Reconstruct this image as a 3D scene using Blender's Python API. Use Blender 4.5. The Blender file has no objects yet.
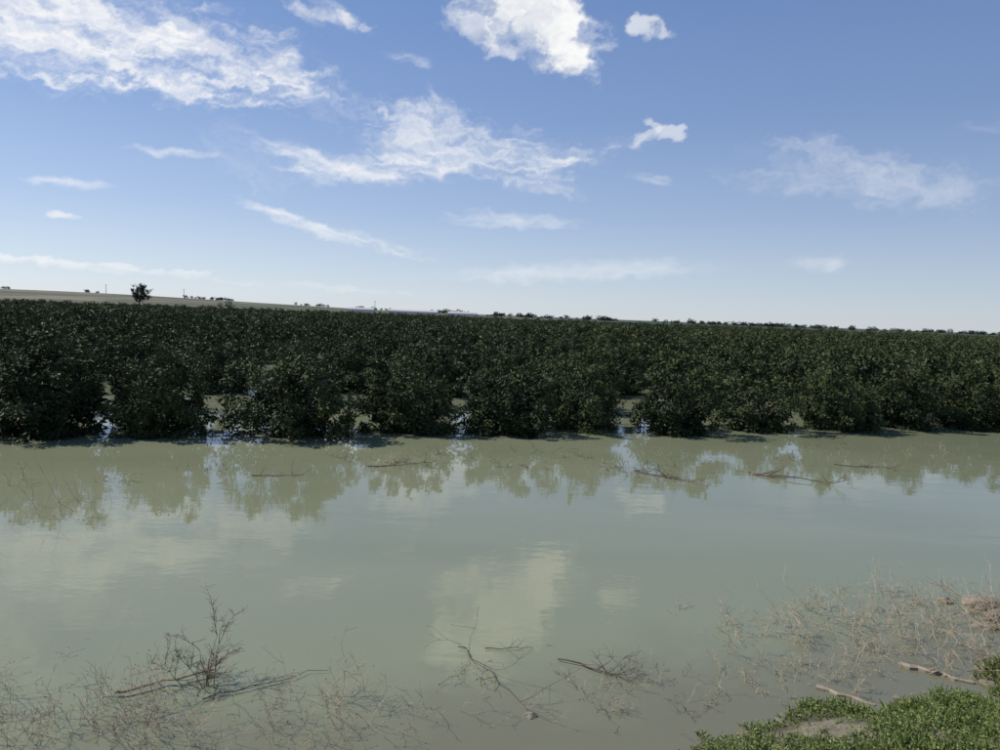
import bpy, math, random
import numpy as np
from mathutils import Vector, Matrix, noise as mnoise

scene = bpy.context.scene
R = math.radians

# ------------------------------------------------------------------ helpers
def link(ob):
    scene.collection.objects.link(ob); return ob

def mesh_from(name, verts, faces, mats, matidx=None, cols=None, smooth=False):
    me = bpy.data.meshes.new(name)
    me.from_pydata([tuple(v) for v in verts], [], faces)
    for m in mats: me.materials.append(m)
    if matidx is not None: me.polygons.foreach_set("material_index", matidx)
    if cols is not None:
        a = me.attributes.new("tint", 'FLOAT', 'POINT')
        a.data.foreach_set("value", np.asarray(cols, dtype=np.float32))
    if smooth: me.polygons.foreach_set("use_smooth", [True]*len(me.polygons))
    me.update()
    return me

class N:
    def __init__(s, tree): s.t = tree; s.n = tree.nodes; s.l = tree.links
    def add(s, typ, **kw):
        nd = s.n.new(typ)
        for k, v in kw.items(): setattr(nd, k, v)
        return nd
    def put(s, sock, v):
        if isinstance(v, bpy.types.NodeSocket): s.l.new(v, sock)
        else: sock.default_value = v
    def m(s, op, a, b=0.0, c=None, clamp=False):
        nd = s.add("ShaderNodeMath", operation=op, use_clamp=clamp)
        s.put(nd.inputs[0], a); s.put(nd.inputs[1], b)
        if c is not None: s.put(nd.inputs[2], c)
        return nd.outputs[0]
    def vec(s, x, y, z=0.0):
        nd = s.add("ShaderNodeCombineXYZ")
        s.put(nd.inputs[0], x); s.put(nd.inputs[1], y); s.put(nd.inputs[2], z)
        return nd.outputs[0]
    def noise(s, v, scale=1, detail=6, rough=.55, dist=0.0):
        nd = s.add("ShaderNodeTexNoise")
        s.put(nd.inputs["Vector"], v); nd.inputs["Scale"].default_value = scale
        nd.inputs["Detail"].default_value = detail; nd.inputs["Roughness"].default_value = rough
        nd.inputs["Distortion"].default_value = dist
        return nd
    def ss(s, v, lo, hi, a=0.0, b=1.0):
        nd = s.add("ShaderNodeMapRange", interpolation_type='SMOOTHSTEP')
        s.put(nd.inputs[0], v); s.put(nd.inputs[1], lo); s.put(nd.inputs[2], hi)
        s.put(nd.inputs[3], a); s.put(nd.inputs[4], b)
        return nd.outputs[0]
    def mix(s, f, a, b):
        nd = s.add("ShaderNodeMix", data_type='RGBA')
        s.put(nd.inputs[0], f); s.put(nd.inputs[6], a); s.put(nd.inputs[7], b)
        return nd.outputs[2]

def new_mat(name):
    m = bpy.data.materials.new(name); m.use_nodes = True
    m.node_tree.nodes.clear()
    return m, N(m.node_tree)

def finish(n, shader, disp=None):
    o = n.add("ShaderNodeOutputMaterial"); n.l.new(shader, o.inputs[0])

def principled(n, col, rough=.6, spec=.5, normal=None, ior=None):
    p = n.add("ShaderNodeBsdfPrincipled")
    n.put(p.inputs["Base Color"], col); n.put(p.inputs["Roughness"], rough)
    p.inputs["Specular IOR Level"].default_value = spec
    if ior: p.inputs["IOR"].default_value = ior
    if normal: n.l.new(normal, p.inputs["Normal"])
    return p.outputs[0]

def C(r, g, b): return (r, g, b, 1.0)

# ------------------------------------------------------------------ camera
EYE = 3.5
F = 0.741
cam_d = bpy.data.cameras.new("camera"); cam = link(bpy.data.objects.new("camera", cam_d))
cam_d.sensor_width = 36; cam_d.lens = 36*F; cam_d.clip_end = 30000; cam_d.clip_start = .05
M = Matrix.Rotation(R(90-4.63), 4, 'X') @ Matrix.Rotation(R(2.15), 4, 'Z')
cam.matrix_world = Matrix.Translation((0, 0, EYE)) @ M
scene.camera = cam
scene.view_settings.view_transform = 'Standard'
scene.view_settings.look = 'None'; scene.view_settings.exposure = 0

SUN_AZ, SUN_EL = -76.0, 46.0

def bearing(u, v):
    d = M.to_3x3() @ Vector(((u-500)/741, -(v-375)/741, -1)); d.normalize()
    return math.degrees(math.atan2(d.x, d.y)), math.degrees(math.asin(d.z))

# ------------------------------------------------------------------ sky
w = bpy.data.worlds.new("sky"); scene.world = w; w.use_nodes = True
w.node_tree.nodes.clear(); n = N(w.node_tree)
sky = n.add("ShaderNodeTexSky", sky_type='NISHITA', sun_disc=False)
sky.sun_elevation = R(SUN_EL); sky.sun_rotation = R(SUN_AZ % 360)
sky.air_density = 1.0; sky.dust_density = 0.5; sky.ozone_density = 2.0
tc = n.add("ShaderNodeTexCoord")
sx = n.add("ShaderNodeSeparateXYZ"); n.l.new(tc.outputs["Generated"], sx.inputs[0])
STR = .10
cr = n.add("ShaderNodeValToRGB"); n.l.new(n.m('MAXIMUM', sx.outputs[2], 0.0), cr.inputs[0])
e = cr.color_ramp.elements
e[0].position = 0; e[0].color = C(.68, .75, .82)
e[1].position = 1; e[1].color = C(.07, .17, .44)
for p_, c_ in ((.05, C(.55, .66, .81)), (.13, C(.38, .505, .75)), (.25, C(.235, .36, .65)), (.42, C(.15, .265, .56)), (.6, C(.10, .21, .50))):
    q = e.new(p_); q.color = c_
side = n.m('ADD', 1.0, n.m('MULTIPLY', sx.outputs[0], -.22))
vm = n.add("ShaderNodeVectorMath", operation='SCALE'); n.l.new(cr.outputs[0], vm.inputs[0])
n.l.new(n.m('MULTIPLY', side, 1/STR), vm.inputs[3])
bg1 = n.add("ShaderNodeBackground"); bg1.inputs[1].default_value = STR
n.l.new(n.mix(.8, sky.outputs[0], vm.outputs[0]), bg1.inputs[0])
wo = n.add("ShaderNodeOutputWorld"); n.l.new(bg1.outputs[0], wo.inputs[0])

# ------------------------------------------------------------------ clouds: a high sheet with cloud cover stored per vertex
def perlin(x, y, seed):
    rg = np.random.default_rng(seed); a = rg.random(65536)*2*np.pi; gx, gy = np.cos(a), np.sin(a)
    xi = np.floor(x).astype(np.int64); yi = np.floor(y).astype(np.int64); xf = x-xi; yf = y-yi
    def g(i, j, dx, dy):
        h = ((xi+i)*73856093 ^ (yi+j)*19349663) & 0xffff
        return gx[h]*dx+gy[h]*dy
    u = xf**3*(xf*(xf*6-15)+10); v = yf**3*(yf*(yf*6-15)+10)
    a0 = g(0, 0, xf, yf)*(1-u)+g(1, 0, xf-1, yf)*u
    a1 = g(0, 1, xf, yf-1)*(1-u)+g(1, 1, xf-1, yf-1)*u
    return (a0*(1-v)+a1*v)*1.5
def fbm(x, y, seed, octv=6, rough=.55):
    s = 0; a = 1; t = 0
    for o in range(octv):
        s = s+a*perlin(x*2**o+17.3*o, y*2**o+9.1*o, seed+o); t += a; a *= rough
    return s/t*1.6
def sstep(v, lo, hi):
    t = np.clip((v-lo)/(hi-lo), 0, 1); return t*t*(3-2*t)

clouds = [
 # u1,v1,u2,v2, halfwidth, strength, kind, noise amount, stretch
 (-200,-40, 318, 84, 42, 1.0, 'w', 1.0, 4.0),
 (-150,-10, 190, 45, 38, .95, 'w', .9, 4.5),
 (-120,-60, 160, -10, 30, .5, 'w', 1.2, 4.5),
 (140, 20, 305, 70, 20, .6, 'w', 1.1, 4.0),
 (222,126, 400,184, 12, .95, 'w', .7, 5.0),
 (290,172, 605,152, 16, .88, 'w', 1.0, 4.5),
 (350,108, 560,165, 30, .62, 'w', 1.1, 4.0),
 (360,140, 470,160, 22, .5, 'w', 1.0, 4.0),
 (424, 92, 455,118, 11, .4, 'w', 1.2, 2.0),
 (466,-35, 560, 18, 45, 1.0, 'p', .65, 1),
 (525,-10, 588, 52, 30, 1.0, 'p', .7, 1),
 (452, 20, 510, 45, 16, .5, 'p', 1.0, 1.5),
 (636, 22, 668, 30, 8.5, .6, 'p', 1.2, 1.4),
 (628,140, 684,131, 7, .5, 'p', 1.4, 1.8),
 (648,118, 660,130, 5, .45, 'p', 1.3, 1),
 (770,150, 975,197, 25, .38, 'w', .7, 3.0),
 (725,172, 900,180, 18, .2, 'w', .9, 3.5),
 (860,200, 1000,182, 15, .22, 'w', .8, 3.5),
 (238,200, 345,238, 6, .85, 'w', .7, 4.0),
 (260,215, 450,262, 7.5, .75, 'w', .9, 5.0),
 (16,178, 108,187, 5, .8, 'w', .4, 5.0),
 (45,214, 78,217, 3.2, .7, 'p', .5, 2.5),
 (128,148, 230,157, 4.5, .75, 'w', .7, 5.0),
 (180,120, 280,190, 20, .15, 'w', 1.0, 5.0),
 (440,215, 570,222, 8, .4, 'w', 1.0, 4.0),
 (460,205, 530,226, 6, .4, 'w', 1.0, 4.0),
 (400,275, 740,266, 11, .45, 'w', .5, 5.0),
 (560,262, 740,268, 9, .3, 'w', .5, 5.0),
 (785,262, 858,262, 8, .35, 'w', .6, 3.0),
 (-40,255, 60,262, 4.5, .55, 'p', 1.6, 2.5),
 (20,262, 150,270, 4.5, .45, 'p', 1.8, 2.5),
 (140,270, 215,273, 4, .4, 'p', 1.8, 2.5),
 (210,280, 400,292, 3.5, .28, 'w', 1.2, 4),
 (270, -8, 360, 24, 10, .6, 'w', 1.0, 3.0),
 (335, 12, 366, 28, 6, .6, 'p', 1.2, 1.3),
 (500,180, 580,196, 8, .35, 'w', 1.2, 3.5),
 (385, 55, 430, 62, 5, .3, 'w', 1.2, 3.0),
 (280,40, 335,112, 22, .25, 'w', 1.2, 3.0),
 (625,172, 670,182, 6, .3, 'w', 1.0, 3.5),
 (940,130, 1100,125, 7, .16, 'w', .8, 5.0),
 (-500,-160, 50,-140, 60, .7, 'w', 1.0, 4.0),
 (-900,100, -200,150, 50, .6, 'w', 1.0, 4.0),
 (1150,60, 1700,120, 50, .4, 'w', 1.0, 4.0),
]
azs = np.arange(-62, 62.01, .11); els_ = np.arange(.35, 38, .09)
AZ, EL = np.meshgrid(azs, els_)
WA = fbm(AZ*.5, EL*.7, 100, 6, .6)*1.3; WE = fbm(AZ*.5, EL*.7, 200, 6, .6)*.7
dens = np.zeros_like(AZ); shade = np.ones_like(AZ)
for ci, (u1, v1, u2, v2, hw, st, kd, na, stretch) in enumerate(clouds):
    a1, e1 = bearing(u1, v1); a2, e2 = bearing(u2, v2)
    ca, ce = (a1+a2)/2, (e1+e2)/2
    W = hw*.0773; L = math.hypot(a2-a1, e2-e1)/2+W*.5
    th = math.atan2(e2-e1, a2-a1); k = min(1.0, .35+W*.3)
    dx = AZ+WA*k-ca; dy = EL+WE*k-ce
    x = dx*math.cos(th)+dy*math.sin(th); y = dy*math.cos(th)-dx*math.sin(th)
    e_ = 1-(np.abs(x/L)**2.2+(y/W)**2)
    box = e_ > -3
    f = 0.0*AZ
    if kd == 'w':
        xx = x[box]; yy = y[box]+(.10 if ci % 2 else -.08)*x[box]
        f[box] = .65*fbm(xx*.8/stretch, yy*.6, 300+7*ci, 7, .58)+.35*fbm(xx*2.6/stretch+yy*.4, yy*2.4, 500+ci, 5, .56)
        v = e_*.8+f*na*1.4-.06
        d = st*sstep(v, -.35, 1.5)**1.3
    else:
        f[box] = fbm(x[box]*.6/W**.5/stretch, y[box]*.6/W**.5, 300+7*ci, 7, .56)
        v = e_+f*na*1.4
        d = st*sstep(v, -.25, .9)
        shade = np.where(d > .3, np.clip(.80+.45*(y/W)+.7*f, 0, 1), shade)
    d = d*sstep(e_, -1.6, .1)
    dens = 1-(1-dens)*(1-d) if kd == 'p' else np.maximum(dens, d) + .35*np.minimum(dens, d)*(1-np.maximum(dens, d))
dens = np.clip(dens, 0, 1)
RR = 12000.0
ar, er = np.radians(AZ), np.radians(EL)
X = RR*np.sin(ar)*np.cos(er); Y = RR*np.cos(ar)*np.cos(er); Z = RR*np.sin(er)
ny_, nx_ = AZ.shape
idx_ = np.arange(ny_*nx_).reshape(ny_, nx_)
act = np.maximum.reduce([dens[:-1, :-1], dens[1:, :-1], dens[:-1, 1:], dens[1:, 1:]]) > .004
q = np.stack([idx_[:-1, :-1], idx_[:-1, 1:], idx_[1:, 1:], idx_[1:, :-1]], -1)[act]
used = np.unique(q); remap = np.zeros(ny_*nx_, dtype=np.int64); remap[used] = np.arange(len(used))
q = remap[q]
vv = np.stack([X.ravel()[used], Y.ravel()[used], Z.ravel()[used]], 1)
me = bpy.data.meshes.new("clouds"); me.from_pydata(vv.tolist(), [], q.tolist())
for nm, dat in (("cover", dens), ("shade", shade)):
    a = me.attributes.new(nm, 'FLOAT', 'POINT'); a.data.foreach_set("value", dat.ravel()[used].astype(np.float32))
m_cloud, n = new_mat("cloud_vapour")
cv = n.add("ShaderNodeAttribute", attribute_name="cover"); sh = n.add("ShaderNodeAttribute", attribute_name="shade")
em = n.add("ShaderNodeEmission"); n.l.new(n.mix(sh.outputs["Fac"], C(.60, .66, .76), C(1, 1, 1)), em.inputs[0]); em.inputs[1].default_value = .96
tr = n.add("ShaderNodeBsdfTransparent"); ms = n.add("ShaderNodeMixShader")
n.l.new(cv.outputs["Fac"], ms.inputs[0]); n.l.new(tr.outputs[0], ms.inputs[1]); n.l.new(em.outputs[0], ms.inputs[2])
finish(n, ms.outputs[0])
m_cloud.cycles.emission_sampling = 'NONE'
me.materials.append(m_cloud)
link(bpy.data.objects.new("clouds", me))

# ------------------------------------------------------------------ sun
sd = bpy.data.lights.new("sun", 'SUN'); sd.energy = 4.6; sd.angle = R(.5); sd.color = (1, .96, .89)
sun = link(bpy.data.objects.new("sun", sd))
sdir = Vector((math.sin(R(SUN_AZ))*math.cos(R(SUN_EL)), math.cos(R(SUN_AZ))*math.cos(R(SUN_EL)), math.sin(R(SUN_EL))))
sun.rotation_euler = sdir.to_track_quat('Z', 'Y').to_euler(); sun.location = (-20, 10, 40)

# ------------------------------------------------------------------ materials
def leaf_material(name, c1, c2, trans=.22, rough=.34, spec=.5, orand=.3):
    m, n = new_mat(name)
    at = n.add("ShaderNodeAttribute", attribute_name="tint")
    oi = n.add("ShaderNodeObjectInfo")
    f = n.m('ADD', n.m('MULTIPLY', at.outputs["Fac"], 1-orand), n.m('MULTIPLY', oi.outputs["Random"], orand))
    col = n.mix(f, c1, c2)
    p = principled(n, col, rough, spec)
    if trans <= 0:
        finish(n, p); return m
    t = n.add("ShaderNodeBsdfTranslucent")
    n.l.new(n.mix(.5, col, C(.09, .13, .02)), t.inputs[0])
    ms = n.add("ShaderNodeMixShader"); ms.inputs[0].default_value = trans
    n.l.new(p, ms.inputs[1]); n.l.new(t.outputs[0], ms.inputs[2])
    finish(n, ms.outputs[0]); return m
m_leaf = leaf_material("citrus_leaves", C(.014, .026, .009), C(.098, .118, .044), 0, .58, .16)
m_grass = leaf_material("grass_blades", C(.09, .13, .03), C(.28, .33, .11), .3, .5, .3, .0)
m_farleaf = leaf_material("distant_leaves", C(.03, .045, .025), C(.05, .07, .035), 0, .6, .2)

def bark_mat(name, c1, c2, sc=20):
    m, n = new_mat(name)
    t = n.add("ShaderNodeTexCoord")
    nz = n.noise(t.outputs["Object"], sc, 4)
    finish(n, principled(n, n.mix(nz.outputs["Fac"], c1, c2), .85, .2)); return m
m_bark = bark_mat("bark", C(.05, .04, .03), C(.16, .13, .10))
m_straw = bark_mat("dry_stalks", C(.26, .20, .13), C(.55, .46, .33), 6)
m_twig = bark_mat("dark_twigs", C(.07, .05, .035), C(.20, .15, .10), 6)
m_log = bark_mat("driftwood", C(.20, .155, .10), C(.42, .35, .26), 12)
m_rock = bark_mat("mud_clod", C(.12, .10, .075), C(.34, .29, .22), 9)
m_pole = bark_mat("pole_wood", C(.05, .045, .04), C(.1, .09, .08), 2)
m_wall = bark_mat("pale_render", C(.5, .49, .46), C(.6, .58, .55), 2)

# water
m_water, n = new_mat("flood_water")
g = n.add("ShaderNodeNewGeometry"); pos = g.outputs["Position"]
sp = n.add("ShaderNodeSeparateXYZ"); n.l.new(pos, sp.inputs[0])
px, py = sp.outputs[0], sp.outputs[1]
big = n.noise(n.vec(n.m('MULTIPLY', px, .10), n.m('MULTIPLY', py, .22)), 1, 4, .5, .5).outputs["Fac"]
col = n.mix(n.ss(big, .3, .7), C(.194, .208, .122), C(.228, .238, .146))
dd = n.m('ADD', n.m('SUBTRACT', py, 5.8), n.m('MULTIPLY', px, -.36))
sn = n.noise(pos, .9, 5, .6).outputs["Fac"]
shal = n.ss(n.m('ADD', dd, n.m('MULTIPLY', n.m('SUBTRACT', sn, .5), 2.2)), 2.0, -.2)
col = n.mix(n.m('MULTIPLY', shal, .65), col, C(.13, .115, .075))
r1 = n.noise(n.vec(n.m('MULTIPLY', px, .8), n.m('MULTIPLY', py, 1.6)), 1.3, 3, .5).outputs["Fac"]
r2_ = n.noise(n.vec(n.m('MULTIPLY', px, 1.), n.m('MULTIPLY', py, 1.5)), 7, 2, .5).outputs["Fac"]
patch = n.ss(n.noise(n.vec(n.m('MULTIPLY', px, .12), n.m('MULTIPLY', py, .3)), 1, 2, .5).outputs["Fac"], .4, .65, .3, 1.0)
hgt = n.m('ADD', n.m('MULTIPLY', r1, .0032), n.m('MULTIPLY', n.m('MULTIPLY', r2_, patch), .0010))
bp = n.add("ShaderNodeBump"); bp.inputs["Strength"].default_value = 1.0; bp.inputs["Distance"].default_value = 1.0
n.l.new(hgt, bp.inputs["Height"])
finish(n, principled(n, col, .02, .58, bp.outputs[0], 1.33))

# ground
m_ground, n = new_mat("ground_soil")
g = n.add("ShaderNodeNewGeometry"); pos = g.outputs["Position"]
sp = n.add("ShaderNodeSeparateXYZ"); n.l.new(pos, sp.inputs[0]); px, py = sp.outputs[0], sp.outputs[1]
a = n.noise(pos, 5.0, 9, .7).outputs["Fac"]
near = n.mix(n.ss(a, .38, .62), C(.09, .072, .05), C(.27, .225, .165))
gn = n.noise(pos, 1.2, 5, .6).outputs["Fac"]
near = n.mix(n.ss(gn, .4, .6, 0, .35), near, C(.07, .085, .035))
fx = n.noise(n.vec(n.m('MULTIPLY', px, .0035), n.m('MULTIPLY', py, .014)), 1, 3, .5, .2).outputs["Fac"]
cr = n.add("ShaderNodeValToRGB"); n.l.new(fx, cr.inputs[0])
cr.color_ramp.interpolation = 'CONSTANT'
els = cr.color_ramp.elements; els[0].position = 0; els[0].color = C(.075, .085, .045)
els[1].position = .42; els[1].color = C(.17, .15, .10)
for p_, c_ in ((.48, C(.08, .09, .045)), (.53, C(.11, .09, .06)), (.6, C(.065, .08, .04))):
    e_ = els.new(p_); e_.color = c_
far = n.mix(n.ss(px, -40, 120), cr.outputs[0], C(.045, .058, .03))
far = n.mix(n.ss(py, 500, 3500, 0, .5), far, C(.16, .20, .22))  # distance haze mixed into the field colour
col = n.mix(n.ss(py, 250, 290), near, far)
bp = n.add("ShaderNodeBump"); bp.inputs["Strength"].default_value = .9; bp.inputs["Distance"].default_value = .05
n.l.new(a, bp.inputs["Height"])
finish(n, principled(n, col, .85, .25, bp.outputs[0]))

# ------------------------------------------------------------------ terrain
def lerp_tab(x, tab):
    if x <= tab[0][0]: return tab[0][1]
    for (x0, y0), (x1, y1) in zip(tab, tab[1:]):
        if x <= x1:
            t = (x-x0)/(x1-x0); t = t*t*(3-2*t)
            return y0+(y1-y0)*t
    return tab[-1][1]
SH = [(-30, 5.0), (0.6, 4.9), (1.7, 5.75), (3.2, 6.45), (4.6, 6.95), (5.6, 7.8), (6.4, 9.3), (9, 9.8), (14, 9.2), (30, 8.5)]
def sm(x, a, b):
    t = min(1, max(0, (x-a)/(b-a))); return t*t*(3-2*t)
def ground_z(x, y):
    if y < 60:
        d = lerp_tab(x, SH) - y
        d += .5*mnoise.noise(Vector((x*.9, y*.9, 0)))
        z = d*.36 if d > 0 else d*.16
        z = min(z, 1.85 + .03*(d-5)) if d > 0 else z
        z = max(z, -.7)
        if abs(x) < 30 and y > -20:
            z += .05*mnoise.noise(Vector((x*3, y*3, 5))) + .03*mnoise.noise(Vector((x*9, y*9, 5)))
        return z
    z = -.7 + 1.7*sm(y, 330, 400)
    if y > 380:
        hill = 9.6*sm(-x/max(y, 1), -.12, .68)*sm(y, 380, 720)
        z += hill + .5*mnoise.noise(Vector((x*.006, y*.006, 1)))*sm(y, 400, 600)
    return z
def axis(lo, hi, c, s, num):
    t0, t1 = math.asinh((lo-c)/s), math.asinh((hi-c)/s)
    return [c + s*math.sinh(t0+(t1-t0)*i/(num-1)) for i in range(num)]
xs = axis(-7000, 7000, 3.0, 3.0, 360); ys = axis(-400, 9000, 6.0, 2.5, 340)
V = [(x, y, ground_z(x, y)) for y in ys for x in xs]
nx = len(xs)
Fc = [(j*nx+i, j*nx+i+1, (j+1)*nx+i+1, (j+1)*nx+i) for j in range(len(ys)-1) for i in range(nx-1)]
link(bpy.data.objects.new("ground", mesh_from("ground", V, Fc, [m_ground], smooth=True)))

wxs = axis(-900, 900, 0, 20, 24); wys = axis(-20, 400, 5, 20, 20)
V = [(x, y, 0) for y in wys for x in wxs]; nx = len(wxs)
Fc = [(j*nx+i, j*nx+i+1, (j+1)*nx+i+1, (j+1)*nx+i) for j in range(len(wys)-1) for i in range(nx-1)]
link(bpy.data.objects.new("flood_water", mesh_from("flood_water", V, Fc, [m_water])))

# ------------------------------------------------------------------ builders
class Tubes:
    def __init__(s): s.v = []; s.f = []; s.c = []; s.mi = []
    def tube(s, pts, rad, sides=4, mi=0, tint=.5):
        base = len(s.v); k = len(pts)
        for i, p in enumerate(pts):
            p = Vector(p)
            d = (Vector(pts[min(i+1, k-1)]) - Vector(pts[max(i-1, 0)]))
            if d.length < 1e-9: d = Vector((0, 0, 1))
            d.normalize()
            u = d.cross(Vector((.31, .87, .12))).normalized(); w_ = d.cross(u)
            for j in range(sides):
                a = 2*math.pi*j/sides
                s.v.append(p + (u*math.cos(a)+w_*math.sin(a))*rad[i]); s.c.append(tint)
        for i in range(k-1):
            for j in range(sides):
                a = base+i*sides+j; b = base+i*sides+(j+1) % sides
                s.f.append((a, b, b+sides, a+sides)); s.mi.append(mi)
        s.f.append(tuple(base+(k-1)*sides+j for j in range(sides))); s.mi.append(mi)
    def leaves(s, P, D, Nn, Ln, Wd, tint, mi=1):
        D = D/np.linalg.norm(D, axis=1, keepdims=True)
        S = np.cross(D, Nn); S /= (np.linalg.norm(S, axis=1, keepdims=True)+1e-9)
        U = np.cross(S, D)
        b = len(s.v); k = len(P)
        Ln = Ln[:, None]; Wd = Wd[:, None]
        v = np.stack([P, P+D*Ln*.45+S*Wd*.5+U*Wd*.15, P+D*Ln-U*Ln*.12, P+D*Ln*.45-S*Wd*.5+U*Wd*.15], 1).reshape(-1, 3)
        s.v.extend(map(tuple, v.tolist()))
        s.c.extend(np.repeat(tint, 4).tolist())
        for i in range(k):
            o = b+4*i
            s.f.append((o, o+1, o+2)); s.f.append((o, o+2, o+3))
        s.mi.extend([mi]*(2*k))
    def mesh(s, name, mats): return mesh_from(name, s.v, s.f, mats, s.mi, s.c)

def make_tree(name, seed, rx=1.6, top=2.65, nclump=95, per=84, leaf=.125, mats=None, zlow=.25, trunk_r=.07, wide=.42, skirt=3.2, ring=0):
    rng = np.random.default_rng(seed); rnd = random.Random(seed)
    T = Tubes()
    cz = zlow+(top-zlow)*wide
    forkz = zlow+.1*(top-zlow)+.2
    T.tube([(0, 0, 0), (.02, .01, forkz*.5), (0, .02, forkz)], [trunk_r*1.3, trunk_r, trunk_r*.85], 7, 0)
    for i in range(9):
        a = i*2*math.pi/9 + rnd.uniform(-.3, .3); rr = rnd.uniform(.45, .8)*rx
        e = Vector((math.cos(a)*rr, math.sin(a)*rr, cz+rnd.uniform(-.2, .6)*(top-cz)))
        s_ = Vector((0, .02, forkz*.95)); mid = s_.lerp(e, .5)+Vector((0, 0, -.05*rx))
        T.tube([s_, mid, e], [trunk_r*.6, trunk_r*.4, trunk_r*.15], 5, 0)
    ph = [rnd.uniform(0, 6.28) for _ in range(6)]
    cen = []; rad = []
    while len(cen) < nclump:
        d = rng.normal(size=3); d /= np.linalg.norm(d)
        a = math.atan2(d[1], d[0])
        lump = 1+.15*math.sin(3*a+ph[0])+.11*math.sin(5*a+ph[1]+2*d[2])+.09*math.sin(7*d[2]+ph[2]+2*a)
        q = rng.uniform(.74, 1.0)*lump
        if rng.random() < .2: q *= .6
        ex = 2.1 if d[2] > 0 else skirt
        hz_ = max(0.0, 1-abs(d[2])**ex)**.5
        r_ = rx*q*max(hz_, .12)
        rzz = (top-cz) if d[2] > 0 else (cz-zlow)
        c = np.array([math.cos(a)*r_, math.sin(a)*r_, cz + rzz*d[2]*q*.94])
        if c[2] < zlow: c[2] = zlow+rng.uniform(0, .15)
        cen.append(c); rad.append(rng.uniform(.17, .36)*rx/1.6)
    for i in range(ring):   # low drooping skirt clumps that reach into the water
        a = rnd.uniform(0, 6.283); lump = 1+.2*math.sin(3*a+ph[0])+.15*math.sin(5*a+ph[1])
        r_ = rx*rng.uniform(.3, .85)*lump
        cen.append(np.array([math.cos(a)*r_, math.sin(a)*r_, rng.uniform(.45, 1.0)])); rad.append(rng.uniform(.2, .33)*rx/1.6)
    P = []; D = []; tn = []; NB = []
    axis0 = np.array([0, 0, cz]); dims = np.array([rx, rx, top-cz])
    for c, r in zip(cen, rad):
        k = int(per*rng.uniform(.6, 1.4))
        off = rng.normal(size=(k, 3)); off /= np.linalg.norm(off, axis=1, keepdims=True)
        off *= r*(rng.random((k, 1))**.4)
        p = c+off
        out = (c-axis0)/dims
        nb = off/r*1.0 + out*.8 + np.array([0, 0, .35])+rng.normal(size=(k, 3))*.28
        d = off/r*.5 + out*.4 + rng.normal(size=(k, 3))*.7 + np.array([0, 0, -.1])
        P.append(p); D.append(d); NB.append(nb)
        tn.append(np.clip(rng.normal(.36, .12, k)+rng.normal()*.17+.26*(c[2]-cz)/(top-cz)+.22*off[:, 2]/r, 0, 1))  # top light painted into the tint: crown and clump tops lighter, undersides darker
    for i in range(nclump//4):
        c = cen[rnd.randrange(nclump)]
        if c[2] < cz: continue
        L = rng.uniform(.2, .5)*rx/1.6
        dv = np.array([c[0]*.3, c[1]*.3, 1.0])+rng.normal(size=3)*.3; dv /= np.linalg.norm(dv)
        k = max(6, int(24*per/88))
        t = rng.random(k)[:, None]
        p = c + dv*L*(.3+t*1.0) + rng.normal(size=(k, 3))*.022
        T.tube([tuple(c), tuple(c+dv*L*1.25)], [.008, .003], 3, 0)
        P.append(p); D.append(dv*.6+rng.normal(size=(k, 3))*.7); tn.append(np.clip(rng.normal(.7, .12, k), 0, 1))
        NB.append(rng.normal(size=(k, 3))*.6+np.array([0, 0, .7]))
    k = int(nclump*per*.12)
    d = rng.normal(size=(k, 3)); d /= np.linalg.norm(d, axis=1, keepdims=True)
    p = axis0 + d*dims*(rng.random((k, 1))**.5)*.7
    P.append(p); D.append(rng.normal(size=(k, 3))); tn.append(rng.random(k)*.2); NB.append(rng.normal(size=(k, 3)))  # inner leaves tinted dark, crown shade put into their colour
    P = np.concatenate(P); D = np.concatenate(D); tn = np.concatenate(tn); Nn = np.concatenate(NB); k = len(P)
    Ln = leaf*rng.uniform(.7, 1.25, k)
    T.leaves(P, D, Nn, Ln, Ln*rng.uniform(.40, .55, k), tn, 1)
    return T.mesh(name, mats or [m_bark, m_leaf])

RX = [1.22, 1.32, 1.14, 1.34, 1.18, 1.26]; TP = [2.6, 2.75, 2.4, 2.8, 2.95, 2.55]
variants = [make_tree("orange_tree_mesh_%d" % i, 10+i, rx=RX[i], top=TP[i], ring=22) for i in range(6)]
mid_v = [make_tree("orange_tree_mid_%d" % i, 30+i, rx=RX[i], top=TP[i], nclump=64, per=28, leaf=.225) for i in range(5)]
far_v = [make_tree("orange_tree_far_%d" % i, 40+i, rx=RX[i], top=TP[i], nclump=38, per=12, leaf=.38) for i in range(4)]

# ------------------------------------------------------------------ front row, each tree its own object
TH = math.atan(.289); av = Vector((math.cos(TH), math.sin(TH))); nv = Vector((-math.sin(TH), math.cos(TH)))
O = Vector((0, 22.1))
rnd = random.Random(4)
# x, width scale, offset from the row line, height scale
front = [(-17.6,1.12,.3,1.08),(-14.6,1.1,.4,1.1),(-11.7, 1.25,.3,1.1), (-8.95, 1.0,.1,.98), (-5.75, 1.25,0,1.06), (-2.65, 1.13,.4,1.0), (.3, 1.1,0,1.0), (2.75, 1.0,.6,.96), (5.65, 1.05,-.3,1.0), (8.7, 1.1,.3,.95), (11.7, 1.02,0,1.0), (14.6, 1.08,.5,.96), (17.4, 1.1,.1,1.0), (20.6, 1.05,.1,1.0), (23.8,1.0,.1,1.0)]
for i, (x, s_, dy, hs_) in enumerate(front):
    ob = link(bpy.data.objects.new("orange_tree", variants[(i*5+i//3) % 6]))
    ob.location = (x, 22.1+.289*x+dy, -.55)
    ob.rotation_euler = (0, 0, rnd.uniform(0, 6.28)); ob.scale = (s_, s_, hs_*rnd.uniform(.96, 1.03))

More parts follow.
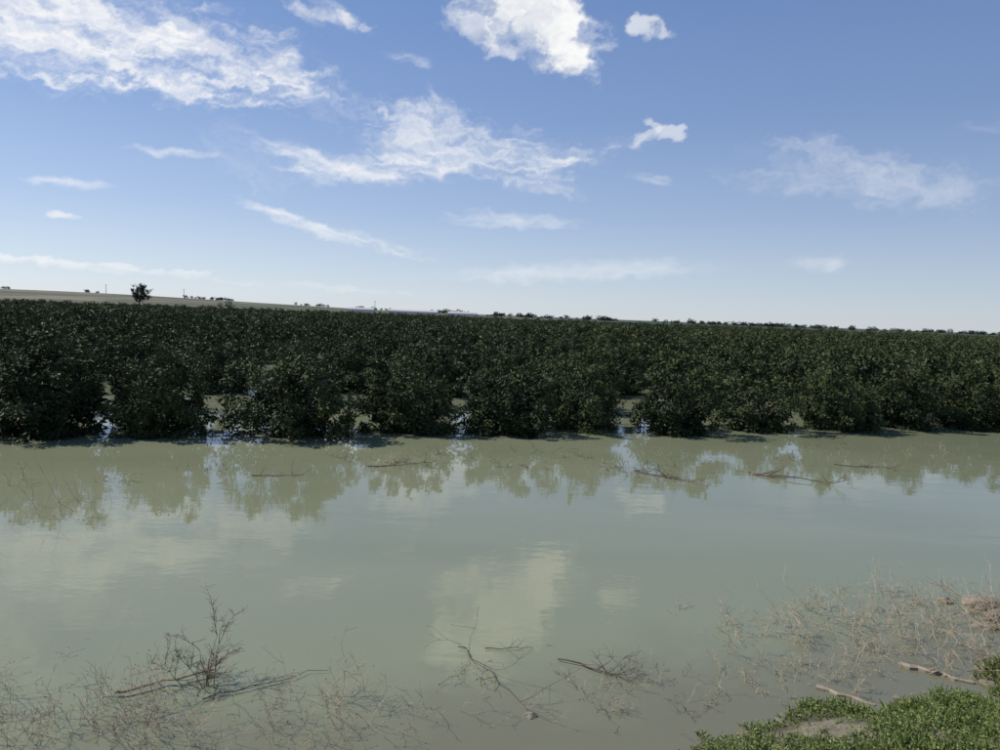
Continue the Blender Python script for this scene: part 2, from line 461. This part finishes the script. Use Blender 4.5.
# ------------------------------------------------------------------ instancing helper
def scatter(name, pts, rots, scl, idx, meshes):
    coll = bpy.data.collections.new(name+"_source")
    for i, me in enumerate(meshes):
        coll.objects.link(bpy.data.objects.new("%s_part_%02d" % (name, i), me))
    me = bpy.data.meshes.new(name); me.from_pydata(pts, [], [])
    for nm, tp, key, dat in (("rot", 'FLOAT_VECTOR', "vector", rots), ("scl", 'FLOAT_VECTOR', "vector", scl), ("idx", 'INT', "value", idx)):
        a = me.attributes.new(nm, tp, 'POINT')
        a.data.foreach_set(key, np.asarray(dat, dtype=np.int32 if tp == 'INT' else np.float32).ravel())
    ob = link(bpy.data.objects.new(name, me))
    ng = bpy.data.node_groups.new(name+"_scatter", 'GeometryNodeTree')
    ng.interface.new_socket("Geometry", in_out='INPUT', socket_type='NodeSocketGeometry')
    ng.interface.new_socket("Geometry", in_out='OUTPUT', socket_type='NodeSocketGeometry')
    gi = ng.nodes.new("NodeGroupInput"); go = ng.nodes.new("NodeGroupOutput")
    ci = ng.nodes.new("GeometryNodeCollectionInfo"); ci.inputs["Collection"].default_value = coll
    ci.inputs["Separate Children"].default_value = True; ci.inputs["Reset Children"].default_value = True
    ip = ng.nodes.new("GeometryNodeInstanceOnPoints"); ip.inputs["Pick Instance"].default_value = True
    def attr(nm, tp):
        a = ng.nodes.new("GeometryNodeInputNamedAttribute"); a.data_type = tp; a.inputs[0].default_value = nm
        return a.outputs[0]
    L = ng.links
    L.new(gi.outputs[0], ip.inputs["Points"]); L.new(ci.outputs[0], ip.inputs["Instance"])
    L.new(attr("idx", 'INT'), ip.inputs["Instance Index"])
    L.new(attr("rot", 'FLOAT_VECTOR'), ip.inputs["Rotation"]); L.new(attr("scl", 'FLOAT_VECTOR'), ip.inputs["Scale"])
    L.new(ip.outputs[0], go.inputs[0])
    md = ob.modifiers.new("scatter", 'NODES'); md.node_group = ng
    return ob

pts = []; rots = []; scl = []; idx = []
gaps = [(-8.3, 25.2, 2.0), (5.0, 29.0, 1.7), (-4.9, 26.3, 1.3), (12.5, 31.5, 1.3)]
for k in range(1, 60):
    for j in range(-110, 130):
        p = O + nv*(5.2*k) + av*(3.02*j + (k % 2)*1.2)
        x, y = p.x+rnd.uniform(-.45, .45), p.y+rnd.uniform(-.45, .45)
        if y < 14 or y > 325 or abs(x) > y*.80+10: continue
        if rnd.random() < (.02 if k < 4 else .06): continue
        if any(math.hypot(x-gx_, y-gy_) < gr for gx_, gy_, gr in gaps): continue
        s_ = rnd.uniform(.92, 1.26)
        dist = math.hypot(x, y)
        v = rnd.randrange(6) if dist < 36 else (6+rnd.randrange(5) if dist < 80 else 11+rnd.randrange(4))
        pts.append((x, y, -.55)); rots.append((0, 0, rnd.uniform(0, 6.28))); scl.append((s_, s_, rnd.uniform(.84, 1.18))); idx.append(v)
scatter("orange_orchard", pts, rots, scl, idx, variants+mid_v+far_v)

# distant tree belts
farv = [make_tree("distant_tree_mesh_%d" % i, 60+i, rx=2.4, top=4.6, nclump=40, per=30, leaf=.38, mats=[m_bark, m_farleaf], zlow=.3) for i in range(3)]
pts = []; rots = []; scl = []; idx = []
for i in range(520):
    x = rnd.uniform(-100, 1500) ; y = 950+rnd.gauss(0, 30)+(200 if rnd.random() < .4 else 0)
    if mnoise.noise(Vector((x*.008, 0, 3))) < -.08: continue
    s_ = rnd.uniform(.7, 1.5); pts.append((x, y, ground_z(x, y)-.2)); rots.append((0, 0, rnd.uniform(0, 6))); scl.append((s_*1.8, s_, s_)); idx.append(rnd.randrange(3))
for i in range(260):
    x = rnd.uniform(-540, 60); y = 700+rnd.gauss(0, 8)
    if mnoise.noise(Vector((x*.02, 0, 8))) < .08: continue
    s_ = rnd.uniform(.3, .75); pts.append((x, y, ground_z(x, y)-.2)); rots.append((0, 0, rnd.uniform(0, 6))); scl.append((s_*1.6, s_, s_)); idx.append(rnd.randrange(3))
scatter("distant_trees", pts, rots, scl, idx, farv)

me = make_tree("field_tree", 91, rx=4.6, top=12.0, nclump=100, per=70, leaf=.5, mats=[m_bark, m_farleaf], zlow=2.0, trunk_r=.3, wide=.45, skirt=2.5)
ob = link(bpy.data.objects.new("field_tree", me)); ob.location = (-205, 420, ground_z(-205, 420)-.1)
me = make_tree("field_bush", 92, rx=2.6, top=4.2, nclump=40, per=40, leaf=.3, mats=[m_bark, m_farleaf], zlow=.3, trunk_r=.1)
for x, s_ in ((-155, 1.0), (-160, .7)):
    ob = link(bpy.data.objects.new("field_bush", me)); ob.location = (x, 421, ground_z(x, 421)+.2); ob.scale = (s_, s_, s_)
for x, y in ((-368, 690), (-300, 700), (-120, 700)):
    T = Tubes(); T.tube([(0, 0, 0), (0, 0, 8.5)], [.22, .15], 8); T.tube([(-1, 0, 7.9), (1, 0, 7.9)], [.09, .09], 4)
    ob = link(bpy.data.objects.new("utility_pole", T.mesh("utility_pole", [m_pole]))); ob.location = (x, y, ground_z(x, y)-.1)

# pale greenhouse tunnels far off, between orchard and horizon
def tunnel(loc, L, r):
    k = 10; v = []; f = []
    for e in (0, 1):
        for i in range(k+1):
            a = math.pi*i/k; v.append((L*(e-.5), r*math.cos(a), 1.0+r*.55*math.sin(a)))
        v.append((L*(e-.5), -r, 0)); v.append((L*(e-.5), r, 0))
    m_ = k+3
    for i in range(k+2): f.append((i, i+1, i+1+m_, i+m_))
    f.append((k+2, 0, m_, k+2+m_)); f.append(tuple(range(m_))[::-1]); f.append(tuple(range(m_, 2*m_)))
    me = mesh_from("greenhouse", v, f, [m_wall]); ob = link(bpy.data.objects.new("greenhouse", me)); ob.location = loc
for x, y, L in ((-62, 520, 34), (-30, 560, 22), (-95, 500, 18)):
    tunnel((x, y, ground_z(x, y)+.3), L, 3.4)

# ------------------------------------------------------------------ weeds, twigs
def branch(T, rnd, p, d, L, r, depth, droop=.0, wob=.25, kids=4, mi=0, heads=0.0):
    k = 6; pts = [Vector(p)]; d = Vector(d).normalized()
    for i in range(k-1):
        d = (d+Vector((rnd.gauss(0, wob), rnd.gauss(0, wob), rnd.gauss(0, wob)-droop))*.5).normalized()
        pts.append(pts[-1]+d*L/(k-1))
    rad = [max(.0012, r*(1-.75*i/(k-1))) for i in range(k)]
    T.tube(pts, rad, 3, mi, rnd.random())
    if depth > 0:
        for c in range(kids):
            i = rnd.randrange(1, k); q = pts[i]
            dd = (d + Vector((rnd.gauss(0, .8), rnd.gauss(0, .8), rnd.gauss(.15, .5)))).normalized()
            branch(T, rnd, q, dd, L*rnd.uniform(.3, .6), r*.6, depth-1, droop, wob, kids, mi, heads)
    elif rnd.random() < heads:
        q = pts[-1]; s_ = rnd.uniform(.004, .008)
        T.tube([q-Vector((0, 0, s_)), q, q+Vector((0, 0, s_))], [s_*.3, s_, s_*.3], 5, mi, .9)

def weed(name, seed, loc, h, stems, spread, mat, depth=2, kids=4, r=.004, tilt=.35, droop=.03, heads=0., wob=.25):
    rnd = random.Random(seed); T = Tubes()
    for i in range(stems):
        p = Vector((rnd.gauss(0, spread), rnd.gauss(0, spread*.6), -.12))
        d = Vector((rnd.gauss(0, tilt), rnd.gauss(0, tilt), 1))
        branch(T, rnd, p, d, h*rnd.uniform(.6, 1.15)+.12, r, depth, droop, wob, kids, 0, heads)
    ob = link(bpy.data.objects.new(name, T.mesh(name, [mat])))
    ob.location = (loc[0], loc[1], loc[2] if len(loc) > 2 else 0.0)
    return ob

weed("dead_shrub", 1, (-2.6, 6.5), .40, 5, .05, m_twig, 3, 5, .0065, .33, 0, wob=.3)
weed("dead_shrub", 2, (-3.0, 6.9), .30, 3, .12, m_twig, 2, 4, .004, .4)
for i, (x, y, h, st, sp_) in enumerate([(-4.1, 5.9, .30, 18, .25), (-3.5, 5.8, .30, 24, .28), (-3.05, 6.15, .36, 28, .22), (-2.8, 5.85, .3, 26, .2), (-2.55, 5.7, .25, 14, .25),
        (-1.9, 6.1, .28, 9, .22), (-1.35, 6.35, .36, 14, .2), (-1.0, 6.0, .25, 10, .2), (-.6, 6.3, .22, 5, .2), (-1.5, 5.75, .25, 12, .25), (-4.4, 6.4, .34, 7, .25)]):
    weed("dry_weed", 20+i, (x, y), h, st, sp_, m_straw, 2, 3, .0036, .5, .05, .22)
for i, (x, y, h, st, sp_) in enumerate([(-.1, 6.95, .18, 7, .2), (.15, 6.3, .15, 9, .2), (.95, 6.5, .18, 10, .28), (1.35, 7.15, .22, 12, .25), (1.2, 6.8, .16, 14, .3), (.6, 7.4, .1, 5, .2), (1.6, 6.3, .16, 8, .25)]):
    weed("dry_weed", 50+i, (x, y), h, st, sp_, m_straw if i % 3 else m_twig, 2, 3, .0034, .9, .10, .1)
k = 0
for (x, y, h) in [(2.75, 8.2, .30), (3.3, 8.3, .34), (3.9, 8.0, .30), (4.4, 8.6, .36), (4.9, 8.1, .36), (5.4, 8.8, .42), (5.9, 9.0, .42), (4.7, 9.2, .3), (5.3, 9.4, .36),
                  (6.2, 8.3, .42), (5.5, 7.9, .4), (3.6, 7.5, .2), (4.3, 7.6, .26), (2.9, 7.3, .16), (2.3, 6.9, .16), (3.3, 7.0, .16), (5.0, 7.5, .3), (6.5, 9.2, .42), (6.9, 8.8, .42), (4.0, 8.8, .3), (5.0, 8.7, .36)]:
    weed("dry_weed", 90+k, (x, y), h, 16, .27, m_straw, 2, 4, .0044, .8, .12, .06, .4); k += 1
for i, (x, y, h) in enumerate([(-7.3, 11.6, .7), (-7.8, 12.4, .6), (-6.9, 12.8, .4), (-8.0, 11.0, .5)]):
    weed("dead_reeds", 140+i, (x, y), h, 4, .25, m_straw, 1, 2, .005, .5, 0, 0, .15)
tw = [(-2.2, 16.6, .28), (-1.8, 16.9, .2), (-2.7, 16.3, .2), (3.5, 16.6, .3), (3.9, 16.3, .25), (3.1, 17.1, .2), (-4.6, 15.1, .16), (-6.2, 15.4, .2), (6.3, 17.0, .15), (-.5, 17.5, .15), (1.6, 17.7, .15), (9.6, 18.4, .15), (-7.6,14.3,.3), (.4,17.0,.18),
      (-1.2,18.2,.2), (2.4,18.6,.2), (5.2,18.9,.2), (7.8,19.4,.25), (11.5,20.8,.2), (-3.6,17.4,.2), (-9.2,13.6,.3), (3.3,16.9,.3), (-2.4,16.9,.3), (1.0,19.0,.2), (4.2,19.5,.2), (9.5,21.5,.2), (13.2,22.0,.2)]
for i, (x, y, h) in enumerate(tw):
    weed("drowned_twigs", 160+i, (x, y), h, 9, .36, m_twig if i % 2 else m_straw, 2, 3, .008, 1.0, .1)

def stick(name, seed, a, b, r, mat, kids=5, z=.015, wob=1.0):
    rnd = random.Random(seed); T = Tubes(); a = Vector((*a, z)); b = Vector((*b, z*1.3)); k = 9
    L = (b-a).length
    pts = [a.lerp(b, i/(k-1))+Vector((rnd.gauss(0, .02*L*wob), rnd.gauss(0, .03*L*wob), abs(rnd.gauss(0, .008*L*wob)))) for i in range(k)]
    T.tube(pts, [r*(1-.6*i/(k-1))*rnd.uniform(.85, 1.15) for i in range(k)], 7, 0)
    for c in range(kids):
        q = pts[rnd.randrange(1, k)]
        branch(T, rnd, q, ((b-a).normalized()+Vector((rnd.gauss(0, .6), rnd.gauss(0, .6), rnd.uniform(0, .6)))), L*.3, r*.5, 1, .05, .3, 3)
    me = T.mesh(name, [mat]); link(bpy.data.objects.new(name, me))
stick("floating_branch", 1, (5.9, 17.2), (7.5, 16.2), .022, m_twig, 6, .03)
stick("floating_branch", 2, (3.1, 17.0), (4.4, 15.9), .018, m_twig, 7)
stick("floating_branch", 3, (-2.9, 16.3), (-1.5, 17.0), .012, m_twig, 6)
stick("floating_branch", 4, (-.05, 7.5), (.45, 7.55), .006, m_twig, 2)
stick("floating_branch", 5, (.72, 7.35), (1.45, 6.85), .009, m_twig, 7)
stick("floating_branch", 6, (-.35, 7.6), (.5, 6.1), .006, m_twig, 6)
stick("floating_branch", 7, (-3.3, 6.3), (-2.6, 6.75), .016, m_log, 4, .04)
stick("floating_branch", 8, (8.6, 18.6), (9.9, 18.4), .012, m_twig, 4)
stick("floating_branch", 9, (-5.0, 15.0), (-4.1, 15.2), .012, m_twig, 4)
stick("floating_branch", 10, (-2.5, 6.3), (-1.6, 6.9), .006, m_twig, 3)
stick("driftwood_log", 11, (4.3, 7.5), (4.85, 7.15), .042, m_log, 2, .005, .7)
stick("driftwood_log", 12, (3.2, 6.95), (3.6, 6.65), .035, m_log, 1, .0, .7)

def clod(loc, s_, seed):
    import bmesh
    bm = bmesh.new(); bmesh.ops.create_icosphere(bm, subdivisions=4, radius=1)
    for v in bm.verts:
        q = v.co.copy(); f = 1+.35*mnoise.noise(q*1.3+Vector((seed, 0, 0)))+.15*mnoise.noise(q*3.5+Vector((0, seed, 0)))+.06*mnoise.noise(q*9)
        v.co = Vector((q.x*f*1.2, q.y*f, q.z*f*.6))*s_
    me = bpy.data.meshes.new("mud_clod"); bm.to_mesh(me); bm.free(); me.materials.append(m_rock)
    ob = link(bpy.data.objects.new("mud_clod", me)); ob.location = loc
for i, (x, y, s_) in enumerate([(6.35, 9.3, .2), (6.6, 9.0, .16), (6.2, 8.8, .12), (.38, 6.25, .05), (5.9, 8.6, .1), (3.9, 6.8, .04), (4.6, 6.9, .05), (2.6, 6.3, .04), (5.9,9.4,.09)]):
    clod((x, y, max(0, ground_z(x, y))), s_, i*3.7)

# ------------------------------------------------------------------ grass on the bank
rng = np.random.default_rng(5); P = []; hs = []
def seedgrass(x0, x1, y0, y1, cnt, h, margin):
    for i in range(cnt):
        x, y = rng.uniform(x0, x1), rng.uniform(y0, y1)
        z = ground_z(x, y)
        pn = mnoise.noise(Vector((x*1.6, y*1.6, 2))); p2 = mnoise.noise(Vector((x*6, y*6, 9)))
        if z < margin+.03*pn+.03*p2 or (pn < -.42 and rng.random() < .9): continue
        P.append((x, y, z-.01)); hs.append(h*(.6+.8*rng.random())*(1+.8*pn+.4*p2))
seedgrass(1.2, 7.5, 4.0, 7.4, 52000, .085, .015)
seedgrass(5.5, 10, 7, 9.6, 5000, .07, .06)
seedgrass(-8, 10, -2, 5, 12000, .09, .03)
P = np.array(P); hs = np.array(hs); k = len(P)
D = rng.normal(size=(k, 3))*.7+np.array([0, 0, .9])
T = Tubes()
T.leaves(P, D, rng.normal(size=(k, 3)), hs, hs*rng.uniform(.08, .16, k)+.002, np.clip(rng.normal(.5, .25, k), 0, 1), 0)
k2 = int(k*.8); sel = rng.choice(k, k2)
P2 = P[sel]+np.stack([rng.normal(size=k2)*.02, rng.normal(size=k2)*.02, hs[sel]*rng.uniform(.2, .9, k2)], 1)
D2 = rng.normal(size=(k2, 3))*np.array([1, 1, .35])+np.array([0, 0, .25])
L2 = rng.uniform(.015, .036, k2)
T.leaves(P2, D2, rng.normal(size=(k2, 3))*.4+np.array([0, 0, 1.0]), L2, L2*.65, np.clip(rng.normal(.65, .25, k2), 0, 1), 0)
link(bpy.data.objects.new("grass", T.mesh("grass", [m_grass])))
